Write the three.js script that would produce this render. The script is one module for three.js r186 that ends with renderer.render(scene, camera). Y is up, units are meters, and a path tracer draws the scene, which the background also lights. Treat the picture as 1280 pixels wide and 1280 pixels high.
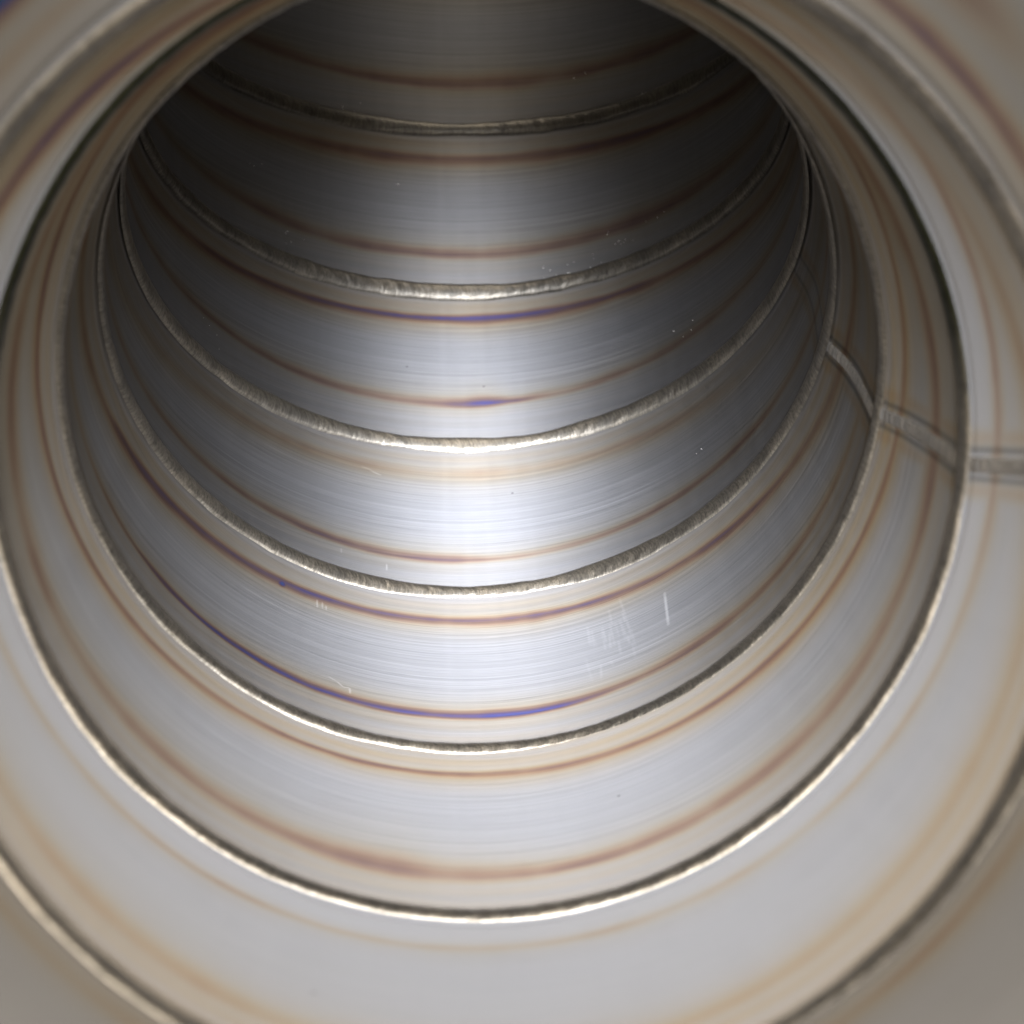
import * as THREE from 'three';
import { mergeGeometries } from 'three/addons/utils/BufferGeometryUtils.js';

// ------------------------------------------------------------------ camera, sky, sun, exposure
const scene = new THREE.Scene();
const R = 0.05;                                   // inner radius of the tube, metres
const camera = new THREE.PerspectiveCamera(47.55, 1, 0.002, 200);
{
  const right = [0.99768, -0.00677, -0.06771], up = [0.01172, 0.99727, 0.07292], fwd = [0.06703, -0.07355, 0.99504];
  const flip = (a) => new THREE.Vector3(a[0], a[1], -a[2]);
  camera.matrixAutoUpdate = true;
  camera.quaternion.setFromRotationMatrix(new THREE.Matrix4().makeBasis(flip(right), flip(up), flip(fwd).negate()));
  camera.position.set(0, 0, 0);
}
camera.focus = 3.7 * R; camera.userData.fStop = 20;
camera.updateMatrixWorld(true);

const SUN = new THREE.Vector3(-0.02, 0.16, 0.98).normalize();
{
  const W = 512, H = 256, data = new Float32Array(W * H * 4);
  for (let j = 0; j < H; j++) for (let i = 0; i < W; i++) {
    const el = ((j + 0.5) / H - 0.5) * Math.PI, s = Math.sin(el), k = (j * W + i) * 4;
    // overcast: warm pale haze low, a little brighter and cooler overhead
    const t = Math.max(0, s), b = s < 0 ? 0.52 : 1.15 + 0.95 * t;
    data[k] = b * (1.10 - 0.06 * t); data[k + 1] = b * (0.98 - 0.01 * t); data[k + 2] = b * (0.80 + 0.08 * t); data[k + 3] = 1;
  }
  const sky = new THREE.DataTexture(data, W, H, THREE.RGBAFormat, THREE.FloatType);
  sky.mapping = THREE.EquirectangularReflectionMapping; sky.magFilter = THREE.LinearFilter; sky.minFilter = THREE.LinearFilter; sky.needsUpdate = true;
  scene.background = sky; scene.environment = sky;
}
const sun = new THREE.DirectionalLight(new THREE.Color(0.91, 0.965, 1.08), 4.7);
sun.position.copy(SUN).multiplyScalar(2); sun.castShadow = true; sun.shadow.radius = 70;
sun.shadow.mapSize.set(2048, 2048);
Object.assign(sun.shadow.camera, { left: -0.4, right: 0.4, top: 0.4, bottom: -0.4, near: 0.1, far: 5 });
scene.add(sun); scene.add(sun.target);
const EXPOSURE = 6.1;

// ------------------------------------------------------------------ noise
function rng(seed) { let a = seed >>> 0; return () => { a = (a + 0x6D2B79F5) | 0; let t = Math.imul(a ^ (a >>> 15), 1 | a); t = (t + Math.imul(t ^ (t >>> 7), 61 | t)) ^ t; return ((t ^ (t >>> 14)) >>> 0) / 4294967296; }; }
function hash(i, j, s) { let h = Math.imul(i, 374761393) ^ Math.imul(j, 668265263) ^ Math.imul(s, 2147483647 - 5821); h = Math.imul(h ^ (h >>> 13), 1274126177); return ((h ^ (h >>> 16)) >>> 0) / 4294967296; }
const sm = (t) => t * t * (3 - 2 * t);
function noise2(x, y, s, px = 0) {                 // value noise 0..1; px = period in x
  const i = Math.floor(x), j = Math.floor(y), fx = sm(x - i), fy = sm(y - j);
  const w = (n) => px ? ((n % px) + px) % px : n;
  const a = hash(w(i), j, s), b = hash(w(i + 1), j, s), c = hash(w(i), j + 1, s), d = hash(w(i + 1), j + 1, s);
  return a + (b - a) * fx + (c - a) * fy + (a - b - c + d) * fx * fy;
}
// noise round the ring: th in radians, n cells round
const ringNoise = (th, n, s) => noise2((th / (2 * Math.PI) + 0.5) * n, 0.5, s, n) * 2 - 1;
const clamp = (x, a = 0, b = 1) => Math.min(b, Math.max(a, x));
const step = (a, b, x) => sm(clamp((x - a) / (b - a)));
const deg = (d) => d * Math.PI / 180;
const bump = (th, c, w) => { let d = (th - deg(c)) / deg(w); return Math.exp(-d * d); };   // th in -pi..pi, 0 = bottom, + = right

// ------------------------------------------------------------------ the bend: a path of mitred rings (unit = R, x right, y up, z away from the camera)
const C0 = [0.116, -0.0864, 1.9424];
const LEN = [0.54, 0.4506, 0.492, 0.4592, 0.4016, 0.4296, 0.454, 0.44, 0.44, 2.5];     // [0] is the piece at the mouth
const ANG = [18.13, 13.65, 15.17, 16.31, 15.79, 14.47, 13.93, 14, 14].map(deg);          // bend at weld k
const vec = (a) => ({ d: [0, Math.sin(a), Math.cos(a)], u: [0, Math.cos(a), -Math.sin(a)] });
// segments k = 0..9, ring k is the weld between segment k-1... : segment k runs from ring k (near) to ring k+1 (far); ring 0 = mouth rim
const SEG = [];
{
  let phi = -ANG[0], { d } = vec(phi);
  let c = [C0[0], C0[1] - d[1] * LEN[0], C0[2] - d[2] * LEN[0]];
  let plane = -ANG[0] / 2;                          // the rim runs parallel to the first weld
  for (let k = 0; k < LEN.length; k++) {
    const f = vec(phi), next = k < ANG.length ? phi + ANG[k] / 2 : phi;
    SEG.push({ c: c.slice(), d: f.d, u: f.u, L: LEN[k], nA: vec(plane).d, nB: vec(next).d });
    c = c.map((v, i) => v + f.d[i] * LEN[k]);
    plane = next; if (k < ANG.length) phi += ANG[k];
  }
}
const dot = (a, b) => a[0] * b[0] + a[1] * b[1] + a[2] * b[2];
function ringAt(s, th, end) {                        // axial position on segment s of its near (0) or far (1) mitre at angle th
  const q = [Math.sin(th), -Math.cos(th) * s.u[1], -Math.cos(th) * s.u[2]], n = end ? s.nB : s.nA;
  return (end ? s.L : 0) - dot(q, n) / dot(s.d, n);
}
function wallPoint(s, th, ax, r) {
  const sn = Math.sin(th) * r, cs = Math.cos(th) * r;
  return [s.c[0] + sn + s.d[0] * ax, s.c[1] - cs * s.u[1] + s.d[1] * ax, s.c[2] - cs * s.u[2] + s.d[2] * ax];
}
const put = (out, p) => out.push(p[0] * R, p[1] * R, -p[2] * R);
function grid(rows, cols, at, flip) {                // at(i, j) -> {p, uv}
  const pos = [], uv = [], idx = [];
  for (let j = 0; j <= rows; j++) for (let i = 0; i <= cols; i++) { const a = at(i, j); put(pos, a.p); uv.push(a.uv[0], a.uv[1]); }
  for (let j = 0; j < rows; j++) for (let i = 0; i < cols; i++) {
    const a = j * (cols + 1) + i, b = a + 1, c = a + cols + 1, d = c + 1;
    flip ? idx.push(a, b, c, b, d, c) : idx.push(a, c, b, b, c, d);
  }
  const g = new THREE.BufferGeometry();
  g.setAttribute('position', new THREE.Float32BufferAttribute(pos, 3)); g.setAttribute('uv', new THREE.Float32BufferAttribute(uv, 2)); g.setIndex(idx);
  g.computeVertexNormals();
  return g;
}
function weldSeamNormals(g, rows, cols) {            // same normal on both sides of the u seam
  const n = g.attributes.normal;
  for (let j = 0; j <= rows; j++) {
    const a = j * (cols + 1), b = a + cols, v = new THREE.Vector3(n.getX(a) + n.getX(b), n.getY(a) + n.getY(b), n.getZ(a) + n.getZ(b)).normalize();
    n.setXYZ(a, v.x, v.y, v.z); n.setXYZ(b, v.x, v.y, v.z);
  }
  return g;
}
const WALL = 0.06;                                  // wall thickness / R
const S0 = -0.40, S1 = 0.95;                         // axial range covered by the textures

// ------------------------------------------------------------------ brushed metal textures
const TW = 2048, TH = 1024;
const brush = new Float32Array(TW * TH);             // -1..1, long hair lines round the tube
{
  const r = rng(77);
  for (let n = 0; n < 30000; n++) {
    const y = r() * TH, x0 = Math.floor(r() * TW), len = Math.floor(20 + 500 * r() * r() * r()), slope = (r() - 0.5) * 0.016, a = (r() * 2 - 1) * (0.25 + 0.75 * r());
    for (let i = 0; i < len; i++) {
      const e = a * Math.sin(Math.PI * i / len), yy = y + slope * i, j = Math.floor(yy), f = yy - j, x = (x0 + i) % TW;
      brush[((j + TH) % TH) * TW + x] += e * (1 - f); brush[((j + 1 + TH) % TH) * TW + x] += e * f;
    }
  }
  // broad soft bands as well
  for (let j = 0; j < TH; j++) for (let i = 0; i < TW; i++) {
    const k = j * TW + i;
    brush[k] = clamp(brush[k] * 0.46 + (noise2(i / 256, j / 5, 5, 8) - 0.5) * 0.15 + (noise2(i / 512, j / 1.6, 6, 4) - 0.5) * 0.7, -1, 1);
  }
}
function dataTex(fill, color) {
  const d = new Uint8Array(TW * TH * 4); fill(d);
  const t = new THREE.DataTexture(d, TW, TH, THREE.RGBAFormat, THREE.UnsignedByteType);
  t.wrapS = THREE.RepeatWrapping; t.wrapT = THREE.ClampToEdgeWrapping; t.magFilter = THREE.LinearFilter; t.minFilter = THREE.LinearMipmapLinearFilter; t.generateMipmaps = true;
  if (color) t.colorSpace = THREE.SRGBColorSpace;
  t.needsUpdate = true; return t;
}
const brushBump = dataTex((d) => { for (let k = 0; k < TW * TH; k++) { d[k * 4] = d[k * 4 + 1] = d[k * 4 + 2] = 128 + 110 * brush[k]; d[k * 4 + 3] = 255; } });
const brushRough = dataTex((d) => { for (let k = 0; k < TW * TH; k++) { d[k * 4] = d[k * 4 + 1] = d[k * 4 + 2] = (() => { const i = k % TW, j = (k / TW) | 0; return 196 + 20 * brush[(k * 7 + 13 * TW) % (TW * TH)] + 18 * brush[k] + 9 * (noise2(i / 64, j / 400, 41, 32) - 0.5) + 9 * (noise2(i / 8, j / 300, 42) - 0.5) + 8 * (noise2(i / 130, j / 90, 43) - 0.5); })(); d[k * 4 + 3] = 255; } });

// oxide colours from bare metal (0) through straw, orange, brown-purple to blue (1): what the metal's reflection is multiplied by
const RAMP = [[0, 1, 1, 1], [0.16, 1, 0.95, 0.84], [0.32, 0.97, 0.83, 0.66], [0.48, 0.80, 0.58, 0.45], [0.62, 0.54, 0.37, 0.35], [0.76, 0.38, 0.29, 0.48], [0.86, 0.22, 0.22, 0.74], [0.93, 0.18, 0.30, 0.85], [1, 0.05, 0.24, 0.40]];
function oxide(t, out) {
  t = clamp(t); let n = 1; while (n < RAMP.length - 1 && RAMP[n][0] < t) n++;
  const a = RAMP[n - 1], b = RAMP[n], f = (t - a[0]) / (b[0] - a[0]);
  out[0] = a[1] + (b[1] - a[1]) * f; out[1] = a[2] + (b[2] - a[2]) * f; out[2] = a[3] + (b[3] - a[3]) * f;
}
const RING_TONE = [0.5, 0.88, 0.97, 1, 1, 1, 1, 1, 1, 1];          // base colour factor per segment, darker towards the mouth
const METAL = [0.115, 0.115, 0.119];
// heat tint beside each weld: at = distance from the weld, w = half width, amp(th) = how far up the colour ramp
const flat = (v) => () => v;
const TINT = [
  { a: null, b: { at: 0.10, w: 0.022, straw: 0.30, amp: (t) => 0.36 + 0.30 * bump(t, 130, 26) }, extra: { at: 0.235, w: 0.06, amp: (t) => 1.25 * bump(t, -137, 18) + 0.5 * bump(t, 137, 14) } },
  { a: { at: 0.150, w: 0.030, straw: 0.62, amp: (t) => 0.34 + 0.10 * bump(t, -50, 30) + 0.50 * bump(t, -132, 30) + 0.12 * bump(t, 100, 40) }, b: { at: 0.128, w: 0.014, straw: 0.08, amp: (t) => 0.36 + 0.16 * bump(t, 115, 30) } },
  { a: { at: 0.165, w: 0.036, straw: 0.36, amp: (t) => 0.55 }, b: { at: 0.112, w: 0.013, straw: 0.75, amp: (t) => 0.62 + 0.08 * bump(t, -80, 30) } },
  { a: { at: 0.148, w: 0.017, straw: 0.45, amp: (t) => 0.52 + 0.42 * bump(t, -32, 34) + 0.42 * bump(t, 8, 16) + 0.12 * bump(t, 40, 14) }, b: { at: 0.124, w: 0.019, straw: 0.55, amp: (t) => 0.68 + 0.16 * bump(t, -40, 26) } },
  { a: { at: 0.148, w: 0.018, straw: 0.16, amp: (t) => 0.55 + 0.24 * bump(t, -28, 12) + 0.28 * bump(t, -6, 10) }, b: { at: 0.114, w: 0.024, straw: 0.45, amp: (t) => 0.36 + 0.08 * bump(t, -40, 20) } },
  { a: { at: 0.190, w: 0.019, straw: 0.14, amp: (t) => 0.55 + 0.34 * bump(t, 5, 9) }, b: { at: 0.106, w: 0.018, straw: 0.6, amp: (t) => 0.64 + 0.26 * bump(t, 2, 34) } },
  { a: { at: 0.170, w: 0.026, straw: 0.22, amp: flat(0.56) }, b: { at: 0.117, w: 0.022, straw: 0.55, amp: flat(0.66) } },
  { a: { at: 0.185, w: 0.026, straw: 0.26, amp: flat(0.55) }, b: { at: 0.12, w: 0.02, straw: 0.2, amp: flat(0.5) } },
  { a: { at: 0.16, w: 0.02, straw: 0.2, amp: flat(0.5) }, b: { at: 0.12, w: 0.02, straw: 0.2, amp: flat(0.5) } },
  { a: { at: 0.16, w: 0.02, straw: 0.2, amp: flat(0.5) }, b: null },
];
const SEAM_AT = [90, 90, 90, 88.8, 88.2];               // degrees round from the bottom, where each piece is seamed
// small marks in the wall: segment, angle, distance from the near weld (both ends), width, strength
const MARKS = [
  [3, 36, 0.464, 35.1, 0.315, 2.0, 0.7], [3, -28.6, 0.56, -28.4, 0.525, 1.2, 0.6], [3, -27.6, 0.56, -27.4, 0.53, 1.1, 0.5], [3, -26.8, 0.55, -26.7, 0.53, 1.1, 0.5],
  [3, -23.5, 0.215, -22.4, 0.20, 1.4, 0.6], [3, -22.4, 0.20, -21.3, 0.205, 1.2, 0.6], [3, -21.3, 0.205, -21.2, 0.18, 1.2, 0.6], [3, -25, 0.225, -23.5, 0.215, 1.1, 0.5],
  [4, -19.5, 0.522, -17.5, 0.515, 1.6, 0.6], [4, -21.5, 0.53, -19.5, 0.528, 1.3, 0.45], [4, -16, 0.10, -16, 0.07, 1.1, 0.6], [4, -25, 0.12, -25, 0.1, 1.0, 0.4],
];
for (let n = 0; n < 26; n++) { const r = rng(900 + n), t = 20 + 9 * r(), a = 0.2 + 0.25 * r(); MARKS.push([3, t, a, t + (r() - 0.5) * 0.8, a + 0.03 + 0.08 * r(), 1.8, 0.05 + 0.10 * r()]); }
const DOTS = [[5, 4.5, 0.274], [4, 9.5, 0.455], [1, -20, 0.3], [2, 20, 0.4], [5, -12, 0.35]];
const BLUE = [[3, -35.5, 0.132, 1.3, 0.019]];         // the blue spot in the purple line: segment, angle, distance from the far weld, size

function segmentMap(k) {
  const s = SEG[k], T = TINT[k], rgb = [0, 0, 0], seed = 40 + k * 11;
  return dataTex((d) => {
    const lin = new Float32Array(TW * TH);           // scratches
    for (const [sk, t0, a0, t1, a1, w, v] of MARKS) if (sk === k) {
      const A = ringAt(s, deg(t0), 0) + a0, B = ringAt(s, deg(t1), 0) + a1;
      const x0 = (t0 / 360 + 0.5) * TW, x1 = (t1 / 360 + 0.5) * TW, y0 = (A - S0) / (S1 - S0) * TH, y1 = (B - S0) / (S1 - S0) * TH, n = Math.ceil(Math.hypot(x1 - x0, y1 - y0) * 2) + 1;
      for (let i = 0; i <= n; i++) {
        const f = i / n, x = x0 + (x1 - x0) * f, y = y0 + (y1 - y0) * f, e = 0.14 * v * Math.sqrt(Math.sin(Math.PI * (0.06 + 0.88 * f)));
        for (let q = -2; q <= 2; q++) for (let p = -2; p <= 2; p++) {
          const X = Math.round(x) + p, Y = Math.round(y) + q, h = Math.hypot(X - x, (Y - y) * 0.8) / w;
          if (h < 1 && Y >= 0 && Y < TH) lin[Y * TW + ((X + TW) % TW)] = Math.max(lin[Y * TW + ((X + TW) % TW)], e * (1 - h * h));
        }
      }
    }
    for (const [sk, t0, a0] of DOTS) if (sk === k) {
      const x = Math.round((t0 / 360 + 0.5) * TW), y = Math.round((ringAt(s, deg(t0), 0) + a0 - S0) / (S1 - S0) * TH);
      for (let q = -1; q <= 1; q++) for (let p = -1; p <= 0; p++) lin[(y + q) * TW + x + p] = -0.85;
    }
    for (let i = 0; i < TW; i++) {
      const th = (i / TW - 0.5) * 2 * Math.PI, a = ringAt(s, th, 0), b = ringAt(s, th, 1);
      const wob = (q) => 1 + 0.06 * ringNoise(th, 5, seed + q) + 0.025 * ringNoise(th, 17, seed + q + 1) + 0.012 * ringNoise(th, 90, seed + q + 2);
      const sides = [];
      for (const [side, e, sg] of [[T.a, a, 1], [T.b, b, -1]]) if (side) {
        const amp = side.amp(th) * (k > 2 ? 1 - 0.28 * step(deg(48), deg(95), Math.abs(th)) : 1) + 0.10 * ringNoise(th, 13, seed + sg * 3) + 0.09 * ringNoise(th, 41, seed + sg * 5 + 1) + 0.04 * ringNoise(th, 150, seed + sg * 5 + 2);
        sides.push({ e, sg, at: side.at * wob(sg * 7), w: side.w * 1.22 * (1 + 0.32 * ringNoise(th, 11, seed + 9 + sg) + 0.22 * ringNoise(th, 47, seed + 19 + sg)), amp, straw: side.straw * (0.8 + 0.3 * ringNoise(th, 7, seed + 21 + sg)) });
      }
      const ex = T.extra && { e: b, at: T.extra.at, w: T.extra.w, amp: T.extra.amp(th) };
      const seam = Math.abs(th - deg(SEAM_AT[k] ?? 90)) / deg(1);
      for (let j = 0; j < TH; j++) {
        const z = S0 + (j + 0.5) / TH * (S1 - S0), K = j * TW + i;
        if (z < a - 0.03 || z > b + 0.03) { continue; }
        let t = 0, warm = 0, grey = 0;
        for (const q of sides) {
          const D = (z - q.e) * q.sg, x = (D - q.at) / (D > q.at ? q.w * 1.5 : q.w * 0.9);
          const line = Math.exp(-(Math.abs(x) ** 1.7));
          t = Math.max(t, q.amp * line * (0.90 + 0.16 * brush[((j * 3) % TH) * TW + ((i * 2) % TW)]));
          t = Math.max(t, 0.26 * Math.exp(-(((D - q.at) / (q.w * (D > q.at ? 3.4 : 2.2))) ** 2)) * clamp(q.amp));       // soft straw skirt
          const inside = 1 - step(q.at - q.w, q.at + q.w * 0.5, D);
          if (D > q.at) warm = Math.max(warm, 0.7 * q.straw * Math.exp(-(((D - q.at) / 0.075) ** 2)));
          warm = Math.max(warm, q.straw * inside * (0.75 + 0.25 * Math.cos(D * 120 + q.sg)));
          grey = Math.max(grey, inside);
        }
        if (ex) t = Math.max(t, ex.amp * Math.exp(-(((b - z - ex.at) / ex.w) ** 2)));
        // the lengthwise seam has its own pair of tint lines
        if (k < 5) { t = Math.max(t, 0.30 * Math.exp(-(((seam - 3.1) / 1.2) ** 2))); if (seam < 3) grey = Math.max(grey, 1 - step(2.2, 3, seam)); }
        for (const [bk, bt, bd, bw, ba] of BLUE) if (bk === k) t = Math.max(t, 0.95 * Math.exp(-(((th - deg(bt)) / deg(bw)) ** 2) - ((b - z - bd) / ba) ** 2));
        warm *= 0.82 + 0.36 * noise2(i / 90, j / 26, seed + 33); oxide(t, rgb);
        const br = 1 + (k < 2 ? 0.12 : k < 3 ? 0.3 : 0.42) * brush[K] * (1 - 0.3 * grey), l = lin[K];
        for (let c = 0; c < 3; c++) {
          let v = METAL[c] * RING_TONE[k] * (k > 0 ? 1 : [1, 0.96, 0.89][c]) * rgb[c] * br;
          v *= 1 - Math.min(1, warm * 1.4) * [-0.03, 0.15, 0.41][c];
          v *= 1 + grey * 0.03;
          if (k < 5) v *= 1 - (k < 4 ? 0.5 : 0.3) * Math.exp(-(((seam - 1.7) / 0.4) ** 2));               // dark oxide along both toes of the seam
          v = l > 0 ? v + (0.93 - v) * l : v * (1 + l);
          d[K * 4 + c] = 255 * Math.pow(clamp(v), 1 / 2.2);
        }
        d[K * 4 + 3] = 255;
      }
    }
  }, true);
}

const wallMaterial = (k) => new THREE.MeshPhysicalMaterial({
  name: 'brushed_metal', map: segmentMap(k), metalness: 1, roughness: 0.96, roughnessMap: brushRough, bumpMap: brushBump, bumpScale: k < 2 ? 0.000008 : k < 3 ? 0.000018 : 0.000024, anisotropy: 0.78, specularColor: new THREE.Color(0.3, 0.3, 0.3), anisotropyRotation: Math.PI / 2, side: THREE.DoubleSide,
});

// ------------------------------------------------------------------ one welded bend
const elbow = new THREE.Group();
elbow.name = 'pipe_bend';
elbow.userData = { label: 'brushed metal tube bend of mitred rings joined by weld beads, seen from its open mouth', category: 'pipe' };
scene.add(elbow);
function part(name, g, m, parent) { const o = new THREE.Mesh(g, m); o.name = name; o.castShadow = o.receiveShadow = true; parent.add(o); return o; }

const NT = 720, NR = 110;
const drawn = (ring) => [0, 0.011, 0.015, 0.021, 0.026, 0.030, 0.030, 0.028, 0.02, 0.02, 0][ring];
function innerRadius(k, th, dA, dB) {                // a rolled wall drawn in a little by each weld
  const f = dA / Math.max(1e-6, dA + dB);
  let r = 1 + drawn(k) * (1 - f) + drawn(k + 1) * f + 0.0020 * noise2((th / 6.2832 + 0.5) * 10, dA * 4, 300 + k, 10);
  const ramp = (d, w) => { const x = (w - d) / 0.022; return 0.022 * (x > 20 ? x : Math.log(1 + Math.exp(x))) / w; };   // a shallow cone with a soft knee
  if (k > 0) r -= drawn(k) * ramp(dA, k > 2 ? 0.21 : 0.175);
  if (k < SEG.length - 1) r -= drawn(k + 1) * ramp(dB, 0.13);
  if (k > 0) r += 0.0022 * Math.exp(-(((dA - 0.034) / 0.011) ** 2));             // undercut along the toe of each bead
  if (k < SEG.length - 1) r += 0.0030 * Math.exp(-(((dB - 0.034) / 0.010) ** 2));
  return r;
}
function makeSegment(k) {
  const s = SEG[k], rows = NR, cols = NT;
  const tube = (outer) => weldSeamNormals(grid(rows, cols, (i, j) => {
    const th = (i / cols - 0.5) * 2 * Math.PI, a = ringAt(s, th, 0), b = ringAt(s, th, 1);
    let f = j / rows; f = f + 0.09 * Math.sin(2 * Math.PI * f) * -1;              // finer rows near both welds
    const ro = outer ? 1 + WALL : innerRadius(k, th, f * (b - a), (1 - f) * (b - a));
    const A = outer ? a * ro - (k === 0 ? 0 : 0) : a, B = outer ? s.L + (b - s.L) * ro : b;
    const ax = A + (B - A) * f;
    return { p: wallPoint(s, th, ax, ro), uv: [i / cols, (ax - S0) / (S1 - S0)] };
  }, !outer), rows, cols);
  const list = [tube(false), tube(true)];
  if (k === 0) list.push(weldSeamNormals(grid(6, cols, (i, j) => {                 // the cut lip with softened corners
    const th = (i / cols - 0.5) * 2 * Math.PI, f = j / 6, r = innerRadius(0, th, 0, 1) + (1 + WALL - innerRadius(0, th, 0, 1)) * f, e = 0.008 * Math.sin(Math.PI * f) ** 0.5;
    return { p: wallPoint(s, th, ringAt(s, th, 0) - e, r), uv: [i / cols, (-e - S0) / (S1 - S0)] };
  }, false), 6, cols));
  const mesh = part('pipe_segment', mergeGeometries(list), wallMaterial(k), elbow);
  if (k) mesh.name = 'pipe_segment_' + String(k).padStart(3, '0');
  return mesh;
}
const segments = SEG.map((_, k) => makeSegment(k));

// ------------------------------------------------------------------ weld beads
const BW = 1024, BH = 128;
function beadTex(kind, seed) {
  const d = new Uint8Array(BW * BH * 4);
  for (let j = 0; j < BH; j++) for (let i = 0; i < BW; i++) {
    const K = (j * BW + i) * 4, v = j / BH * 2 - 1;
    const grain = noise2(i / 2, j / 9, seed, 0) - 0.5, slag = noise2(i / 40, j / 60, seed + 1, 0), hair = noise2((i + 14 * v * v + 0.12 * j) / 2.2, j / 40, seed + 2, 0) - 0.5;
    if (kind === 'color') {
      const b = 1 + 0.5 * grain * (0.4 + slag) + 0.5 * hair + 0.3 * (slag - 0.5), st = 0.5 + 0.5 * slag;
      d[K] = 255 * Math.pow(clamp(0.62 * b), 1 / 2.2); d[K + 1] = 255 * Math.pow(clamp(0.59 * b * (1 - 0.05 * st)), 1 / 2.2); d[K + 2] = 255 * Math.pow(clamp(0.54 * b * (1 - 0.13 * st)), 1 / 2.2);
    } else d[K] = d[K + 1] = d[K + 2] = 128 + 90 * (grain * slag * 1.2 + hair * 0.9);
    d[K + 3] = 255;
  }
  const t = new THREE.DataTexture(d, BW, BH, THREE.RGBAFormat, THREE.UnsignedByteType);
  t.wrapS = t.wrapT = THREE.RepeatWrapping; t.magFilter = THREE.LinearFilter; t.minFilter = THREE.LinearMipmapLinearFilter; t.generateMipmaps = true;
  if (kind === 'color') t.colorSpace = THREE.SRGBColorSpace;
  t.needsUpdate = true; return t;
}
const beadColor = beadTex('color', 501), beadBump = beadTex('bump', 701);
const beadMetal = (tone) => new THREE.MeshPhysicalMaterial({ name: 'weld_metal', map: beadColor, color: new THREE.Color(tone, tone, tone), metalness: 1, roughness: 0.46, vertexColors: true, bumpMap: beadBump, bumpScale: 0.00006, side: THREE.DoubleSide });
// half width, height, ripple, roughness of each root bead
const BEAD = [null,
  { w: 0.024, h: 0.018, rip: 0.5, tone: 0.26 }, { w: 0.021, h: 0.018, rip: 0.6, tone: 0.25 }, { w: 0.019, h: 0.018, rip: 0.6, tone: 0.25 }, { w: 0.024, h: 0.015, rip: 0.55, flat: 0.25, tone: 0.26 },
  { w: 0.027, h: 0.020, rip: 0.5, tone: 0.25 }, { w: 0.028, h: 0.023, rip: 0.6, tone: 0.15 }, { w: 0.026, h: 0.021, rip: 0.5, tone: 0.11 }, { w: 0.026, h: 0.018, rip: 0.6, tone: 0.12 }, { w: 0.026, h: 0.018, rip: 0.6, tone: 0.12 }];
function makeBead(k) {
  const s = SEG[k], B = BEAD[k], cols = 3600, rows = 12, inner = (outer) => weldSeamNormals(grid(rows, outer ? 720 : cols, (i, j) => {
    const nc = outer ? 720 : cols, th = (i / nc - 0.5) * 2 * Math.PI, v = j / rows * 2 - 1;
    const W = 1.22 * B.w * (1 + 0.16 * ringNoise(th, 26, 60 + k) + 0.10 * ringNoise(th, 110, 80 + k)) * (outer ? 1.5 : 1) * (1 + (B.flat || 0) * 0.9 * bump(th, 32, 20));
    const flatten = (1 - 0.45 * clamp(ringNoise(th, 7, 140 + k) + 0.2)) * (1 - (B.flat || 0) * bump(th, 32, 20));
    const ph = th / 0.0105 + 5 * v * v + 1.6 * ringNoise(th, 300, 95 + k), rip = Math.sin(ph) + 0.4 * Math.sin(ph * 0.5 + 2);
    const prof = Math.sqrt(Math.max(0, 1 - v * v)) ** 1.15;
    let h = 0.72 * B.h * flatten * prof * (1 + 0.12 * ringNoise(th, 45, 30 + k)) + prof * 0.0007 * B.rip * rip + prof * 0.0026 * B.rip * (noise2((th / 6.2832 + 0.5) * 420 + 1.5 * v * v, v * 2.2, 210 + k, 420) - 0.5) * (0.3 + noise2((th / 6.2832 + 0.5) * 40, 0.5, 230 + k, 40));
    const a = ringAt(s, th, 0) * (outer ? 1 + WALL : 1) + v * W + 0.004 * ringNoise(th, 17, 11 + k);
    const edge = 1.004;                    // roots the bead in the drawn-in wall
    return { p: wallPoint(s, th, a, outer ? 1 + WALL - 0.004 + 0.7 * h : edge - h), uv: [i / nc * 4 + k * 0.37, 0.1 + 0.8 * j / rows] };
  }, !outer), rows, outer ? 720 : cols);
  const g = mergeGeometries([inner(false), inner(true)]), uv = g.attributes.uv, col = new Float32Array(uv.count * 3);
  for (let i = 0; i < uv.count; i++) {              // oxide left on the metal: patches along every bead; apart from it, shade painted in dark green on the upper part of the second
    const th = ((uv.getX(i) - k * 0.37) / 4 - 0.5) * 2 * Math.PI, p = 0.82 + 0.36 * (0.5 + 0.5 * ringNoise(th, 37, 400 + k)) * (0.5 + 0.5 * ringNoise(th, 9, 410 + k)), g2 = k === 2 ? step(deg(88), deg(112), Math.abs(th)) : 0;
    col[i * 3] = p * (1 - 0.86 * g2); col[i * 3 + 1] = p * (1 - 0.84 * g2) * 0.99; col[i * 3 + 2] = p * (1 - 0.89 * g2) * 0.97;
  }
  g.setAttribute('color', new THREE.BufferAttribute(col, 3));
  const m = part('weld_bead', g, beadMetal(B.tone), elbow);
  if (k === 2) m.userData.label = 'weld bead with shade painted in dark green along its upper half';
  if (k > 1) m.name = 'weld_bead_' + String(k - 1).padStart(3, '0');
  return m;
}
for (let k = 1; k < SEG.length; k++) makeBead(k);

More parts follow.
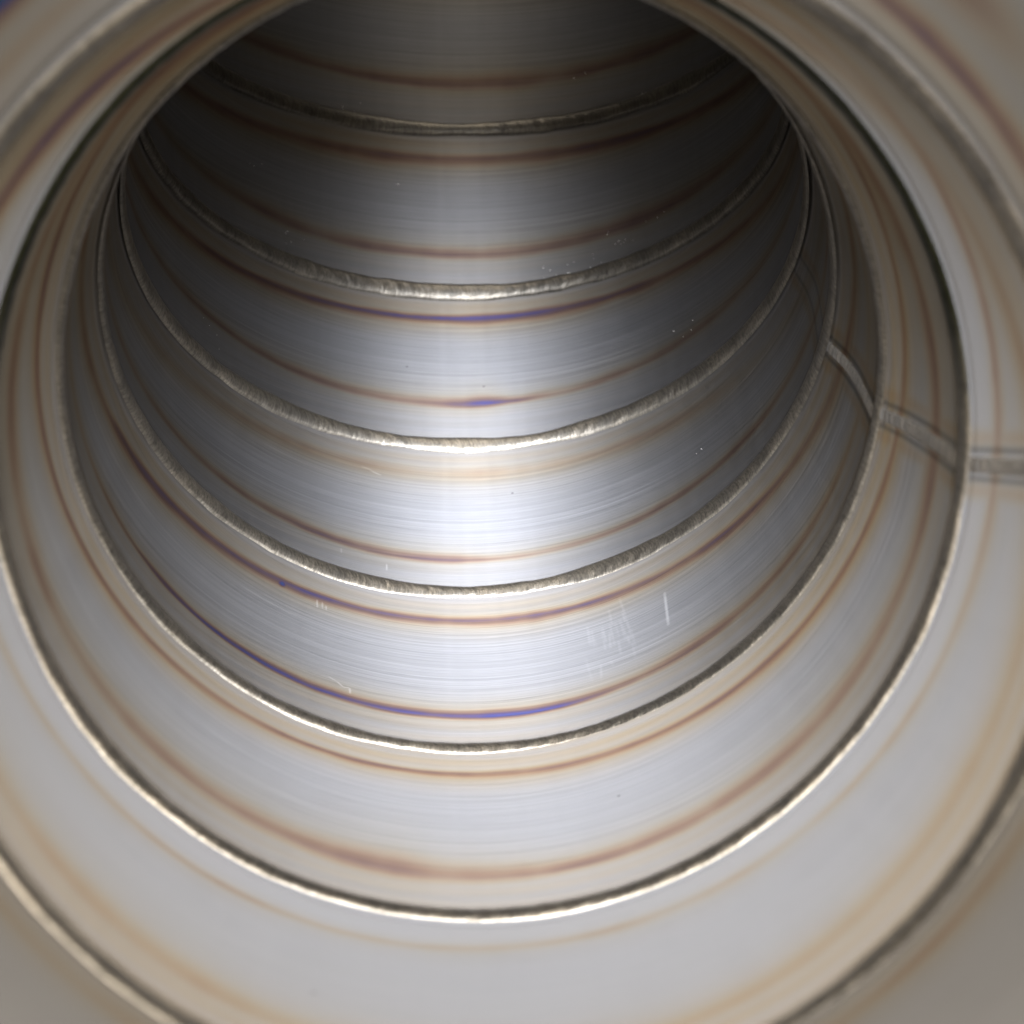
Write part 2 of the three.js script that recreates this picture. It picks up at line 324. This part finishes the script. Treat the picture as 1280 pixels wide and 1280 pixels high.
// ------------------------------------------------------------------ lengthwise seam weld of each piece, on the right-hand side
const seamMetal = new THREE.MeshPhysicalMaterial({ name: 'seam_metal', map: beadTex('color', 881), color: new THREE.Color(0.27, 0.275, 0.29), metalness: 1, roughness: 0.7, bumpMap: beadTex('bump', 891), bumpScale: 0.00006, side: THREE.DoubleSide });
for (let k = 0; k < 4; k++) {
  const s = SEG[k], rows = 260, cols = 12, c = deg(SEAM_AT[k]), W = deg(1.3);
  const g = grid(rows, cols, (i, j) => {
    const v = i / cols * 2 - 1, f = j / rows, a0 = ringAt(s, c, 0) + (k ? 0.014 : 0.004), b0 = ringAt(s, c, 1) - 0.014, ax = a0 + (b0 - a0) * f;
    const th = c + W * v * (1 + 0.12 * (noise2(f * 14, 0.5, 610 + k) - 0.5)), prof = Math.sqrt(Math.max(0, 1 - v * v));
    const ph = ax / 0.026 + 0.5 * v * v, edge = -0.0045 * Math.exp(-(((Math.abs(v) - 0.86) / 0.1) ** 2));
    const h = 0.0034 * prof + edge + prof * 0.0011 * Math.sin(ph * 6.283) + 0.0016 * (noise2(f * 60, v * 3, 640 + k) - 0.5) * prof;
    return { p: wallPoint(s, th, ax, innerRadius(k, th, ax - ringAt(s, th, 0), ringAt(s, th, 1) - ax) + 0.0012 - h), uv: [ax * 4, 0.1 + 0.8 * i / cols] };
  }, true);
  part('seam_weld', g, seamMetal, segments[k]);
}

// ------------------------------------------------------------------ bright grains of spatter left on the far rings
{
  const r = rng(4242), list = [];
  const place = [[6, 22, 0.05, 10], [6, 30, 0.06, 5], [6, 38, 0.12, 10], [6, 48, 0.15, 4], [7, 30, 0.15, 3], [7, -25, 0.04, 4], [6, -40, 0.1, 6], [5, -60, 0.1, 4], [7, 47, -0.05, 3], [6, -12, 0.42, 2], [5, 52, 0.2, 4], [6, -50, 0.3, 3], [4, 50, 0.25, 2]];
  for (const [k, t, dd, n] of place) for (let i = 0; i < n; i++) {
    const s = SEG[k], th = deg(t + (r() - 0.5) * 7), ax = ringAt(s, th, 0) + Math.max(0.03, dd + (r() - 0.5) * 0.08), sz = (0.0009 + 0.0014 * r() * r()) * R;
    const g = new THREE.IcosahedronGeometry(sz, 0), p = wallPoint(s, th, ax, 0.997); g.scale(1, 0.7 + r() * 0.6, 0.8 + r()); g.rotateX(r() * 6); g.rotateY(r() * 6); g.translate(p[0] * R, p[1] * R, -p[2] * R);
    list.push(g);
  }
  const o = part('weld_spatter', mergeGeometries(list), new THREE.MeshStandardMaterial({ name: 'spatter_metal', color: new THREE.Color(0.5, 0.49, 0.46), metalness: 1, roughness: 0.5 }), elbow);
  o.userData.kind = 'stuff';
}

// ------------------------------------------------------------------ draw
const renderer = new THREE.WebGLRenderer({ antialias: true });
renderer.shadowMap.enabled = true; renderer.shadowMap.type = THREE.PCFSoftShadowMap;
renderer.toneMapping = THREE.LinearToneMapping; renderer.toneMappingExposure = EXPOSURE;
renderer.setSize(1024, 1024);
renderer.render(scene, camera);
